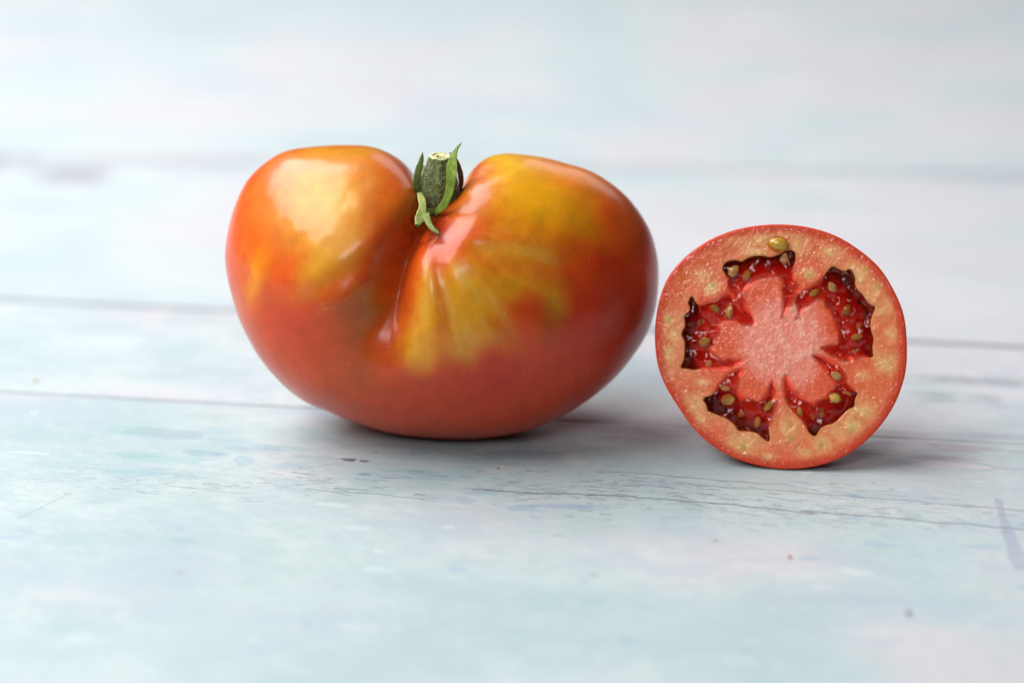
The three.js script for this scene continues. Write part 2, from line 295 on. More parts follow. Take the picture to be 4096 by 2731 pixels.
function wholeColour(x, y, z) {
  const c = C_BASE.slice();
  const w1 = fbm3(x * 0.09, y * 0.09, z * 0.09 + 3, 4), w2 = fbm3(x * 0.3 + 5, y * 0.3, z * 0.3, 3);
  mixTo(c, C_DARK, ss(0, 0.5, w1) * 0.5);
  const front = ss(-14, 2, z);
  const qx = x + w1 * 5 + w2 * 2, qy = y + fbm3(x * 0.09 + 11, y * 0.09, z * 0.09, 3) * 5 - w2 * 2;
  for (const [cx, cy, rx, ry, t, col, k] of ripeC) {
    const dx = qx - cx, dy = qy - cy, ca = Math.cos(t), sa = Math.sin(t), u = (dx * ca - dy * sa) / rx, v = (dx * sa + dy * ca) / ry;
    const q = u * u + v * v;
    if (q < 5) mixTo(c, col, k * front * Math.exp(-q * 1.1));
  }
  // streaks fanning out from the stem on the right-hand shoulder
  const dx = x + 3, dy = y - 18, a = Math.atan2(dx, -dy), r = Math.hypot(dx, dy);
  const sd = loopDistance(tongue, x + w2 * 1.6, y + fbm2(a * 7, r * 0.05, 5, 2) * 3);
  const t = ss(2.6, -4.6, sd) * front;
  if (t > 0) {
    const f1 = fbm2(a * 5, r * 0.06, 41, 2), f2 = fbm2(a * 11 + 5, r * 0.07, 42, 2);
    const k = C_TONGUE.slice();
    mixTo(k, C_RUST, ss(-0.1, 0.5, f1) * 0.7); mixTo(k, C_GREEN, ss(-0.1, 0.5, -f1) * 0.6); mixTo(k, lin('#dca648'), ss(0.0, 0.5, f2) * 0.45); mixTo(k, C_RUST, ss(0.05, 0.5, -f2) * 0.4);
    mixTo(c, k, t * 0.96);
  }
  mixTo(c, C_GLOW, front * gauss(x - W(1215, 0)[0], 4.5) * gauss(y - W(0, 760)[1], 6) * 0.7);
  mixTo(c, C_OLIVE, front * gauss(x - W(1265, 0)[0], 2.5) * gauss(y - W(0, 725)[1], 4) * 0.5);
  mixTo(c, lin('#b82414'), front * gauss(x - W(1130, 0)[0], 7) * gauss(y - W(0, 865)[1], 4.5) * 0.6);
  // stippled dark skin round the stem scar
  const st = ss(8, 3, Math.hypot(dx, dy)) * ss(-0.1, 0.35, fbm3(x * 0.9, y * 0.9, z * 0.9, 3));
  mixTo(c, lin('#6a2410'), st * 0.7);
  mixTo(c, lin('#e8c890'), ss(0.72, 0.9, noise3(x * 1.5 + 40, y * 1.5, z * 1.5)) * 0.12); // pores
  const m = 1 + w2 * 0.16 + noise3(x * 1.6, y * 1.6, z * 1.6) * 0.04; c[0] *= m; c[1] *= m; c[2] *= m;
  return c.map((v) => Math.max(0.002, v));
}
const skinBump = (() => { const n = 512, d = new Uint8Array(n * n * 4), r = rng(5); for (let y = 0; y < n; y++) for (let x = 0; x < n; x++) { const v = 128 + 60 * noise2(x / 6, y / 6, 9) + 40 * noise2(x / 2.5, y / 2.5, 8); const o = (y * n + x) * 4; d[o] = d[o + 1] = d[o + 2] = v; d[o + 3] = 255; } const t = new THREE.DataTexture(d, n, n); t.wrapS = t.wrapT = THREE.RepeatWrapping; t.magFilter = THREE.LinearFilter; t.needsUpdate = true; return t; })();
const skinMat = new THREE.MeshPhysicalMaterial({ vertexColors: true, roughness: 0.38, ior: 1.5, specularIntensity: 0.25, clearcoat: 0.54, clearcoatRoughness: 0.22 });
const WHOLE_D = 0.0259, K1 = (0.6 + WHOLE_D) / 0.6;
const toWorld = (x, y, d) => { const s = (0.6 + d) / 0.6, cp = Math.cos(PITCH), sp = Math.sin(PITCH); const X = x * s, Y = y * s; return [X, 0.0334 + Y * cp - d * sp, -0.0121 - Y * sp - d * cp]; };
const whole = thing('whole_tomato', 'large ribbed red and orange tomato, uncut, with its green stem', 'tomato', toWorld(-0.0178, 0.0106, WHOLE_D));
whole.rotation.x = -PITCH; whole.scale.setScalar(K1);
{
  const nu = 900, nv = 520, P = [];
  const g = gridGeometry(nu, nv, (i, j) => {
    const v = j / nv, psi = (i / nu) * Math.PI * 2;
    const om = Math.PI * (0.0004 + 0.9992 * (v < 0.75 ? v / 0.75 * 0.56 : 0.56 + (v - 0.75) / 0.25 * 0.44));
    const p = wholePoint(psi, om); P.push(p);
    return { p, c: wholeColour(...p) };
  }, true);
  part('skin', g, skinMat, whole);
}
// stem, cut off short, and its sepals
const stemMat = (a, b, k) => { const n = 256, d = new Uint8Array(n * n * 4), A = new THREE.Color(a), B = new THREE.Color(b); for (let y = 0; y < n; y++) for (let x = 0; x < n; x++) { const t = clamp(0.5 + 0.9 * fbm2(x / 9, y / 14, k, 3) + 0.35 * noise2(x / 2.2, y / 2.2, k + 5), 0, 1); const c = A.clone().lerp(B, t).convertLinearToSRGB(); const o = (y * n + x) * 4; d[o] = c.r * 255; d[o + 1] = c.g * 255; d[o + 2] = c.b * 255; d[o + 3] = 255; } const t = new THREE.DataTexture(d, n, n); t.colorSpace = THREE.SRGBColorSpace; t.wrapS = t.wrapT = THREE.RepeatWrapping; t.magFilter = THREE.LinearFilter; t.needsUpdate = true; return new THREE.MeshPhysicalMaterial({ map: t, roughness: 0.75, bumpMap: t, bumpScale: 0.0003, sheen: 0.5, sheenColor: new THREE.Color('#cfd8a0'), sheenRoughness: 0.6 }); };
const F = (X, Y) => [(X - 1770) * 0.064, (1200 - Y) * 0.064]; // tracing units of the stem to mm
{
  const base = new THREE.Vector3(...F(1752, 905), 13), top = new THREE.Vector3(...F(1770, 652), 21);
  const axis = top.clone().sub(base), len = axis.length(); axis.normalize();
  const side = new THREE.Vector3(1, 0, 0).sub(axis.clone().multiplyScalar(axis.x)).normalize(), fwd = side.clone().cross(axis).normalize();
  const prof = [[0, 3.4], [0.12, 3.9], [0.3, 4.5], [0.5, 4.75], [0.68, 4.4], [0.82, 3.5], [0.93, 3.0], [0.985, 2.8], [1, 2.6]];
  const rad = (t) => { for (let i = 0; i < prof.length - 1; i++) if (t <= prof[i + 1][0]) { const [a, r0] = prof[i], [b, r1] = prof[i + 1], u = (t - a) / (b - a); return r0 + (r1 - r0) * (u * u * (3 - 2 * u) * 0.4 + u * 0.6); } return 2.3; };
  const at = (t, a, k = 1) => { const r = rad(t) * k * (1 + 0.05 * Math.sin(a * 5 + 0.4) + 0.025 * Math.sin(a * 9)) + 0.1 * fbm2(a * 4, t * 14, 3, 3); return base.clone().addScaledVector(axis, t * len).addScaledVector(side, Math.cos(a) * r).addScaledVector(fwd, Math.sin(a) * r * 0.92); };
  const g = gridGeometry(96, 60, (i, j) => ({ p: at(j / 60, (i / 96) * 6.2832).toArray() }), true, true);
  const uv = []; for (let j = 0; j <= 60; j++) for (let i = 0; i < 96; i++) uv.push((i / 96) * 1.2, j / 60); g.setAttribute('uv', new THREE.Float32BufferAttribute(uv, 2));
  const stem = part('stem', g, stemMat('#424d20', '#78824a', 21), whole, 'short hairy dark green stem with a pale cut end');
  // cut end: pale ring, pith with a ragged hollow
  const pale = lin('#d9d7a4'), ring = lin('#a9a866'), hollow = lin('#6d6a35');
  const cut = gridGeometry(64, 26, (i, j) => {
    const a = (i / 64) * 6.2832, s = j / 26, r = s * 2.66 * (1 + 0.04 * Math.sin(a * 3)), n = fbm2(Math.cos(a) * s * 3 + 5, Math.sin(a) * s * 3, 8, 3);
    const pit = ss(0.62, 0.34, s + n * 0.5) * ss(-0.3, 0.5, Math.cos(a - 2.4) + 0.5 + n);
    const h = 0.15 - 0.7 * pit + 0.2 * gauss(s - 0.8, 0.1) + n * 0.25 - 0.15 * ss(0.92, 1, s);
    const c = pale.slice(); mixTo(c, ring, gauss(s - 0.72, 0.05) * 0.7); mixTo(c, hollow, pit * 0.7); mixTo(c, ring, ss(0, 0.5, n) * 0.4);
    const p = base.clone().addScaledVector(axis, len + h).addScaledVector(side, Math.cos(a) * r).addScaledVector(fwd, Math.sin(a) * r * 0.92);
    return { p: p.toArray(), c };
  }, true, false);
  part('cut_end', cut, new THREE.MeshStandardMaterial({ vertexColors: true, roughness: 0.7, side: THREE.DoubleSide }), stem, 'pale cut end of the stem');
  // short white hairs
  const hair = new THREE.ConeGeometry(0.000035, 0.0007, 4, 1, true); hair.translate(0, 0.00035, 0);
  const r = rng(9), N = 2600, im = new THREE.InstancedMesh(hair, new THREE.MeshStandardMaterial({ color: '#dfe0c0', roughness: 0.6 }), N), M = new THREE.Matrix4(), q = new THREE.Quaternion(), Y = new THREE.Vector3(0, 1, 0);
  for (let i = 0; i < N; i++) { const t = 0.05 + 0.9 * r(), a = r() * 6.2832, p = at(t, a), d = side.clone().multiplyScalar(Math.cos(a)).addScaledVector(fwd, Math.sin(a)).addScaledVector(axis, 0.2).add(new THREE.Vector3(r() - 0.5, r() - 0.5, r() - 0.5).multiplyScalar(0.9)).normalize(); const s = 0.6 + 0.8 * r(); M.compose(p.multiplyScalar(MM), q.setFromUnitVectors(Y, d), new THREE.Vector3(s, s, s)); im.setMatrixAt(i, M); }
  im.name = 'hairs'; im.userData.kind = 'stuff'; im.castShadow = im.receiveShadow = true; stem.add(im);
}
// a sepal: a curved, channelled blade along a curve; widths in mm
function sepal(pts, widths, thick, curl, up, mat, label) {
  const cv = new THREE.CatmullRomCurve3(pts.map((p) => new THREE.Vector3(...p)), false, 'centripetal'), nl = 44, nr = 18;
  const U = new THREE.Vector3(...up).normalize(), uv = [];
  const g = gridGeometry(nr, nl, (i, j) => {
    const t = j / nl, p = cv.getPoint(t), T = cv.getTangent(t), S = T.clone().cross(U).normalize(), Nn = S.clone().cross(T).normalize();
    const k = t * (widths.length - 1), i0 = Math.min(widths.length - 2, Math.floor(k)), w = lerp(widths[i0], widths[i0 + 1], k - i0) * (1 + 0.05 * noise2(t * 12, i * 0.3, 3));
    const a = (i / nr) * 6.2832, cx = Math.cos(a) * w, th = Math.sin(a) * Math.min(thick, w * 0.9);
    p.addScaledVector(S, cx).addScaledVector(Nn, th + curl * (cx * cx) / (Math.max(w, 0.3)));
    uv.push((i / nr) * 0.5, t);
    return { p: p.toArray() };
  }, true, true);
  g.setAttribute('uv', new THREE.Float32BufferAttribute(uv, 2));
  mat.side = THREE.DoubleSide;
  return part('sepal', g, mat, whole, label);
}
const f3 = (X, Y, z) => [...F(X, Y), z];
sepal([f3(1690, 805, 17), f3(1678, 770, 19.5), f3(1684, 710, 21), f3(1697, 665, 21), f3(1703, 636, 21)], [0.7, 0.95, 0.95, 0.8, 0.55, 0.12], 0.6, 0.3, [0.25, 0, 1], stemMat('#4c5f20', '#7c8a44', 31), 'narrow upright sepal at the left of the stem');
sepal([f3(1752, 868, 20), f3(1790, 838, 24), f3(1815, 780, 27.5), f3(1822, 720, 29), f3(1826, 670, 29), f3(1838, 632, 28.5), f3(1856, 607, 28)], [0.8, 1.15, 1.35, 1.55, 1.7, 1.0, 0.35, 0.08], 0.35, 0.3, [-0.75, 0, 1], stemMat('#4f6a1c', '#8aa03a', 33), 'long curved sepal with a brown tip at the right of the stem');
sepal([f3(1690, 795, 20), f3(1702, 830, 23), f3(1702, 868, 25.5), f3(1693, 900, 27.5), f3(1686, 925, 29)], [0.7, 1.0, 0.95, 1.25, 1.2, 0.5], 0.5, 0.3, [0.2, 0, 1], stemMat('#8a9a4a', '#b3bb70', 35), 'pale sepal bent down towards the fold');
sepal([f3(1740, 862, 21), f3(1718, 870, 24.5), f3(1722, 895, 27), f3(1740, 930, 28.5), f3(1770, 955, 29.5)], [0.5, 0.9, 0.95, 0.8, 0.6, 0.3], 0.45, 0.2, [0.2, 0.1, 1], stemMat('#76883e', '#9aa860', 37), 'small pale sepal hanging over the right shoulder');
sepal([f3(1828, 800, 14), f3(1846, 745, 16), f3(1838, 690, 17), f3(1822, 652, 18), f3(1806, 632, 18)], [1.0, 1.2, 1.1, 0.8, 0.5, 0.1], 0.35, 0.3, [1, 0, 0.6], stemMat('#33260f', '#5a4a22', 39), 'dark brown dried sepal behind the stem');
sepal([f3(1720, 780, 9), f3(1700, 720, 8), f3(1690, 680, 6), f3(1686, 655, 4)], [0.8, 1.1, 1.0, 0.7, 0.2], 0.4, 0.3, [0.2, 0, 1], stemMat('#4c5f20', '#7c8a44', 43), 'small sepal showing behind the stem');
{ // a dark droplet clinging to the right-hand side of the skin
  const g = new THREE.SphereGeometry(0.0006, 16, 12); g.scale(0.7, 1.6, 0.7); g.translate(...[F(2610, 1236)[0] * MM, F(2610, 1236)[1] * MM, -0.001]);
  part('juice_drop', g, new THREE.MeshPhysicalMaterial({ color: '#3a0a05', roughness: 0.1, clearcoat: 1 }), whole, 'dark juice drop on the right side of the skin');
}

// ------------------------------------------------------------------ halved tomato
const HS = 0.064, HX = 3123, HY = 1387;
const H = (X, Y) => [(X - HX) * HS, (HY - Y) * HS];
const HV = (X, Y) => H(X * 1.7415, Y * 1.7415);
const halfOutline = smoothLoop([[1785, 515], [1850, 520], [1910, 537], [1965, 568], [2010, 605], [2045, 655], [2070, 710], [2080, 775], [2080, 840], [2065, 900], [2040, 950], [2000, 1000], [1950, 1040], [1900, 1062], [1850, 1073], [1800, 1076], [1750, 1070], [1690, 1053], [1640, 1025], [1600, 990], [1565, 945], [1535, 900], [1515, 855], [1505, 800], [1504, 750], [1512, 695], [1530, 645], [1560, 605], [1600, 570], [1650, 542], [1710, 523]].map(([a, b]) => HV(a, b)), 6);
const halfR = polarTable(halfOutline);
const rounded = (l) => l.flatMap(([x, y], i) => { const [u, v] = l[(i + 1) % l.length]; return [[x * 0.75 + u * 0.25, y * 0.75 + v * 0.25], [x * 0.25 + u * 0.75, y * 0.25 + v * 0.75]]; });
const locules = [
  [[2879, 1076], [2898, 1053], [2932, 1046], [2955, 1054], [2986, 1032], [3030, 1025], [3070, 1032], [3101, 1019], [3138, 997], [3165, 1005], [3170, 1032], [3163, 1066], [3161, 1086], [3171, 1120], [3188, 1150], [3186, 1174], [3164, 1208], [3148, 1235], [3122, 1274], [3127, 1252], [3124, 1208], [3121, 1157], [3117, 1107], [3087, 1103], [3030, 1120], [2999, 1140], [2979, 1161], [2955, 1176], [2969, 1208], [2992, 1238], [3009, 1259], [3019, 1309], [2969, 1290], [2948, 1238], [2935, 1201], [2906, 1174], [2904, 1134], [2896, 1107]],
  [[2833, 1221], [2867, 1211], [2884, 1191], [2911, 1171], [2938, 1191], [2955, 1235], [2990, 1270], [3019, 1309], [2969, 1303], [2921, 1289], [2881, 1299], [2874, 1343], [2860, 1397], [2845, 1402], [2862, 1426], [2882, 1446], [2938, 1446], [2975, 1440], [2968, 1463], [2912, 1486], [2862, 1488], [2819, 1486], [2779, 1494], [2756, 1489], [2726, 1486], [2741, 1460], [2744, 1413], [2741, 1377], [2725, 1350], [2741, 1320], [2739, 1296], [2734, 1279], [2756, 1259], [2756, 1238], [2746, 1225], [2763, 1194], [2783, 1235]],
  [[3176, 1282], [3192, 1249], [3171, 1194], [3192, 1171], [3232, 1140], [3283, 1100], [3317, 1056], [3337, 1066], [3367, 1078], [3388, 1063], [3411, 1103], [3408, 1127], [3421, 1151], [3442, 1167], [3459, 1194], [3479, 1210], [3494, 1213], [3484, 1242], [3475, 1276], [3479, 1309], [3492, 1340], [3487, 1370], [3490, 1400], [3493, 1415], [3455, 1413], [3415, 1425], [3369, 1430], [3329, 1413], [3273, 1385], [3310, 1374], [3350, 1367], [3354, 1336], [3337, 1299], [3330, 1259], [3300, 1228], [3290, 1194], [3259, 1188], [3232, 1215], [3205, 1238], [3192, 1262]],
  [[3249, 1416], [3266, 1408], [3312, 1420], [3355, 1453], [3379, 1480], [3395, 1519], [3415, 1546], [3438, 1559], [3425, 1586], [3428, 1615], [3398, 1625], [3369, 1662], [3345, 1685], [3312, 1692], [3292, 1708], [3279, 1742], [3252, 1725], [3239, 1698], [3209, 1662], [3176, 1632], [3146, 1586], [3135, 1529], [3148, 1489], [3166, 1523], [3193, 1562], [3223, 1592], [3262, 1609], [3269, 1596], [3306, 1586], [3325, 1559], [3355, 1534], [3325, 1496], [3286, 1460]],
  [[3097, 1513], [3111, 1552], [3114, 1606], [3111, 1642], [3097, 1679], [3089, 1712], [3091, 1732], [3097, 1771], [3068, 1755], [3051, 1738], [3021, 1730], [2971, 1732], [2961, 1712], [2928, 1685], [2888, 1672], [2855, 1659], [2845, 1657], [2839, 1632], [2822, 1606], [2862, 1592], [2875, 1566], [2888, 1536], [2922, 1496], [2975, 1476], [2978, 1493], [2965, 1519], [2955, 1552], [2971, 1576], [2988, 1592], [3021, 1606], [3054, 1612], [3061, 1592], [3078, 1566], [3091, 1529]],
].map((l) => smoothLoop(rounded(l.map(([x, y]) => H(x, y))), 2));
const boxes = locules.map((l) => { const xs = l.map((p) => p[0]), ys = l.map((p) => p[1]); return [Math.min(...xs), Math.min(...ys), Math.max(...xs), Math.max(...ys)]; });
const loculeDistance = (x, y) => { let d = 9; for (let k = 0; k < locules.length; k++) { const b = boxes[k], far = Math.max(b[0] - x, x - b[2], b[1] - y, y - b[3]); if (far > Math.min(d, 6)) continue; d = Math.min(d, loopDistance(locules[k], x, y)); } return d; };
const cavities = [[0, 1], [2], [3], [4]];
const coreAt = H(3130, 1370);
// how far out a place in a cavity lies: 0 beside the core, 1 beside the outer wall
const outward = (x, y) => ss(13.8, 7.8, tableAt(halfR, Math.atan2(y, x)) - Math.hypot(x, y));
const pale = [[3430, 1090, 30, 40], [3480, 1150, 34, 40], [3530, 1210, 34, 46], [3400, 1075, 26, 26], [3550, 1430, 40, 40], [3560, 1320, 24, 30], [3310, 1005, 46, 30], [3460, 1630, 50, 36], [3420, 1680, 46, 40], [3370, 1720, 42, 36], [3310, 1775, 40, 36], [2990, 1785, 62, 60], [3168, 1705, 56, 56], [2790, 1640, 40, 46], [2806, 1700, 34, 34], [2670, 1290, 36, 34], [2690, 1360, 30, 44], [2680, 1440, 30, 40], [2670, 1520, 30, 30], [2960, 970, 60, 30], [3040, 950, 66, 30], [3120, 945, 50, 26], [3000, 1000, 50, 26], [2840, 1150, 36, 30], [2800, 1110, 40, 28], [3225, 1093, 30, 24], [3450, 1490, 30, 24], [2820, 1545, 30, 20], [3090, 1830, 30, 20], [3235, 1800, 34, 22], [3180, 965, 44, 40], [2900, 960, 40, 24]].map(([x, y, a, b]) => [...H(x, y), a * HS * 0.98, b * HS * 0.98]);
const greens = [[2992, 1794], [3420, 1706], [3503, 1131], [2674, 1297], [3174, 1693], [3447, 1062], [3306, 1772], [3178, 1752], [3224, 1096], [2843, 1150]].map(([x, y]) => H(x, y));
const cSkin = lin('#dc3a1c'), cFlesh = lin('#f26a40'), cWall = lin('#ec4e2a'), cPale = lin('#f6d48c'), cGreen = lin('#b5aa3c'), cCore = lin('#ff9880'), cCoreHi = lin('#ffc6b0'), cLocule = lin('#ee3e26'), cLip = lin('#cf8a4a'), cOrange = lin('#dc6420'), cOuter = lin('#7c4416');
function halfFace(x, y, edge) { // edge: mm to the skin
  const sd = loculeDistance(x, y), o = outward(x, y), r = Math.hypot(x - coreAt[0], y - coreAt[1]);
  const n1 = fbm2(x * 0.16, y * 0.16, 61, 3), n2 = fbm2(x * 0.6, y * 0.6, 62, 3), n3 = noise2(x * 1.5, y * 1.5, 63), n4 = noise2(x * 2.9, y * 2.9, 64);
  const w = lerp(2.3, 0.3, ss(0.35, 0.85, o));
  const inn = ss(0, w, -sd + 0.1);
  const wet = ss(-0.3, 0.5, fbm2(x * 0.09 + 3, y * 0.09, 66, 2) + ss(-2, 14, y - x * 0.6 - 8) * 0.6 - 0.15);
  let z = -5.0 * inn * lerp(0.3, 1, o);
  const out = 1 - inn;
  z += out * (n1 * 0.12 + n2 * 0.06 + lerp(0.5, 1, wet) * n4 * 0.02);
  z -= out * 0.1 * Math.exp(-Math.max(sd, 0) / 0.2);
  z -= 0.22 * Math.pow(ss(0.6, 0, edge), 2);
  // colour
  const c = cFlesh.slice();
  mixTo(c, cWall, ss(-0.2, 0.5, n1) * 0.6);
  mixTo(c, cPale, ss(5, 1.2, Math.abs(edge - 5)) * 0.1);
  let pl = 0; for (const [px, py, a, b] of pale) { const u = (x + n2 * 0.9 - px) / a, v = (y + n1 * 1.2 - py) / b; pl = Math.max(pl, Math.exp(-(u * u + v * v) * 0.9)); }
  mixTo(c, cPale, Math.min(1, pl * (0.6 + 0.5 * n2 + 0.3 * n1)));
  mixTo(c, cPale, ss(3.4, 0.6, sd) * ss(0.7, 0.95, o) * 0.14);
  mixTo(c, cOrange, ss(4, 24, -x * 0.6 + y - 9) * ss(7, 3, edge) * 0.75 * (1 - pl * 0.7));
  mixTo(c, cOrange, ss(2.8, 1.2, edge) * 0.4);
  mixTo(c, cSkin, ss(3.0 + n2, 0.4, edge) * 0.85);
  for (const [px, py] of greens) mixTo(c, cGreen, gauss(Math.hypot(x - px, y - py), 0.5) * 0.7);
  const coreM = ss(13.5, 8.5, r + n1 * 2 - ss(1.2, 0, Math.abs(sd)) * 0) ;
  mixTo(c, cCore, coreM);
  mixTo(c, cCoreHi, coreM * ss(0.0, 0.7, n1 * 0.5 + n2 + n3 * 0.3) * 0.5);
  mixTo(c, cLip, ss(0.9, 0.1, sd) * ss(0.55, 0.85, o) * 0.6);
  mixTo(c, cLocule, ss(0.9, -0.6, sd) * (1 - ss(0.5, 0.95, o)) * 0.8);
  { const k = cLocule.slice(); mixTo(k, cOuter, ss(0.5, 1, o)); mixTo(c, k, ss(-0.1, -0.9, sd) * 0.9); }
  const m = 1 + n3 * 0.06 + n4 * 0.05; c[0] *= m; c[1] *= m; c[2] *= m;
  return { z, c, sd };
}
const HALF_D = 0.0057, K2 = (0.6 + HALF_D) / 0.6;
const half = thing('halved_tomato', 'cut tomato half standing on its side, showing pink core, red gel and seeds', 'tomato', toWorld(0.0688, -0.0014, HALF_D));
half.rotation.set(-PITCH, -0.115, 0, 'YXZ'); half.scale.setScalar(K2);
{
  const nu = 1000, nv = 300, wetAt = [];
  const g = gridGeometry(nu, nv, (i, j) => {
    const a = (i / nu) * Math.PI * 2, s = Math.pow(j / nv, 0.8), R = tableAt(halfR, a), x = R * s * Math.cos(a), y = R * s * Math.sin(a);
    const f = halfFace(x, y, R * (1 - s)); wetAt.push(f.sd > 0.12 && R * (1 - s) > 0.5);
    return { p: [x, y, f.z], c: f.c };
  }, true);
  const p = g.attributes.position, uv = new Float32Array(p.count * 2);
  for (let i = 0; i < p.count; i++) { uv[i * 2] = p.getX(i) / 0.07 + 0.5; uv[i * 2 + 1] = p.getY(i) / 0.07 + 0.5; }
  g.setAttribute('uv', new THREE.BufferAttribute(uv, 2));
  const n = 1024, d = new Uint8Array(n * n * 4); // juicy cell texture: fine beads, larger films of juice towards the upper left
  for (let y = 0; y < n; y++) for (let x = 0; x < n; x++) {
    const X = (x / n - 0.5) * 70, Y = (y / n - 0.5) * 70, wet = ss(-0.1, 0.45, fbm2(X * 0.1 + 2, Y * 0.1, 70, 3) + ss(2, 26, -X * 0.8 + Y * 0.6) * 0.75 - 0.28);
    const bead = ss(0.1, 0.8, noise2(X * 1.5 + 9, Y * 1.5, 74)) * 0.3, fine = Math.pow(Math.max(0, noise2(X * 1.9, Y * 1.9, 71)), 1.5) + noise2(X * 3.2, Y * 3.2, 72) * 0.25, film = ss(-0.3, 0.4, fbm2(X * 0.75, Y * 0.75, 73, 3));
    const v = clamp(0.3 + fine * 0.12 * (1 - 0.6 * wet * film) + bead + wet * film * 0.42, 0, 1) * 255, o = (y * n + x) * 4; d[o] = d[o + 1] = d[o + 2] = v; d[o + 3] = 255;
  }
  const bump = new THREE.DataTexture(d, n, n); bump.magFilter = THREE.LinearFilter; bump.needsUpdate = true;
  part('flesh', g, new THREE.MeshPhysicalMaterial({ vertexColors: true, roughness: 0.42, ior: 1.4, bumpMap: bump, bumpScale: 0.00005 }), half, 'wet cut face of red flesh with pale patches and a pink core');
  // the film of juice that wets the cut flesh
  const film = new THREE.BufferGeometry(), fp = p.array.slice(), fi = [], gi = g.index.array;
  for (let i = 2; i < fp.length; i += 3) fp[i] += 0.00007;
  for (let i = 0; i < gi.length; i += 3) if (wetAt[gi[i]] && wetAt[gi[i + 1]] && wetAt[gi[i + 2]]) fi.push(gi[i], gi[i + 1], gi[i + 2]);
  film.setAttribute('position', new THREE.BufferAttribute(fp, 3)); film.setAttribute('uv', g.attributes.uv); film.setIndex(fi); film.computeVertexNormals();
  part('juice_film', film, new THREE.MeshPhysicalMaterial({ color: '#ffffff', roughness: 0.1, ior: 1.5, transmission: 1, thickness: 0, bumpMap: bump, bumpScale: 0.0007 }), half);
  const sk = gridGeometry(360, 90, (i, j) => {
    const a = (i / 360) * Math.PI * 2, t = j / 90, R = tableAt(halfR, a);
    const w = t * Math.PI * 0.5, k = Math.cos(w) + -0.05 * Math.sin(w * 2) * (1 - t);
    const x = R * k * Math.cos(a) + 2.3 * Math.sin(w * 2) * (1 - t), y = R * k * Math.sin(a), z = -0.22 - 25 * Math.sin(w);
    const n = fbm3(x * 0.1, y * 0.1, z * 0.1, 3), c = lin('#b52c14'); mixTo(c, lin('#c9641c'), ss(0, 0.5, n) * 0.7);
    return { p: [x, y, z], c };
  }, true, true);
  part('skin', sk, skinMat, half, 'red skin at the back of the half');
}
// gel of each cavity: a clear red body, sunk towards the outer wall, with seeds in it
const seeds = [ // X, Y, long mm, wide mm, turn, cavity, depth under the gel's top
  [2925, 1090, 1.75, 1.25, 0.9, 0, 0.1], [2979, 1104, 1.6, 1.1, 1.0, 0, 0.9], [3127, 1034, 1.7, 1.25, 1.5, 0, 0.3],
  [2852, 1240, 1.6, 1.15, 2.6, 1, 0.0], [2915, 1252, 1.8, 1.1, 1.5, 1, 0.2], [2820, 1377, 1.5, 1.3, 0.4, 1, 0.1], [2952, 1193, 0.9, 0.6, 2.9, 1, 0.4], [2800, 1300, 1.3, 0.9, 0.9, 1, 1.4], [2840, 1466, 1.0, 0.7, 0.9, 1, 0.1],
  [3249, 1167, 1.5, 0.9, 0.5, 2, 0.3], [3320, 1140, 1.6, 1.1, 2.2, 2, 0.9], [3378, 1228, 1.5, 1.2, 1.0, 2, 0.8], [3425, 1336, 1.7, 1.0, 0.2, 2, 0.4], [3422, 1395, 1.2, 0.8, 0.8, 2, 0.2], [3430, 1290, 1.2, 0.9, 0.8, 2, 1.5],
  [3349, 1582, 1.75, 1.55, 2.7, 3, -0.1], [3211, 1642, 1.5, 0.8, 1.9, 3, 0.3], [3257, 1655, 1.6, 0.75, 1.9, 3, 0.7], [3350, 1492, 1.7, 1.1, 2.7, 3, 0.7], [3300, 1640, 1.4, 0.8, 1.7, 3, 1.4], [3395, 1560, 1.0, 0.5, 2.7, 3, 0.6],
  [2922, 1607, 1.85, 1.55, 0.2, 4, 0.0], [2908, 1562, 1.5, 0.9, 2.9, 4, 0.4], [3086, 1625, 1.9, 1.0, 0.9, 4, -0.1], [3044, 1690, 1.5, 0.8, 1.4, 4, 0.2], [2980, 1660, 1.3, 0.9, 0.6, 4, 1.5],
].map((s) => [...H(s[0], s[1]), ...s.slice(2)]);
function gelTop(x, y, k) {
  const o = outward(x, y);
  let z = -0.12 - 0.85 * Math.pow(o, 2) + fbm2(x * 0.32, y * 0.32, 80, 1) * 1.6 + fbm2(x * 0.62, y * 0.62, 90, 1) * 1.5;
  return z;
}
const gelMat = new THREE.MeshPhysicalMaterial({ color: '#ffffff', roughness: 0.04, ior: 1.45, transmission: 1, thickness: 0.004, attenuationColor: new THREE.Color().setRGB(0.82, 0.13, 0.06), attenuationDistance: 0.0065 });
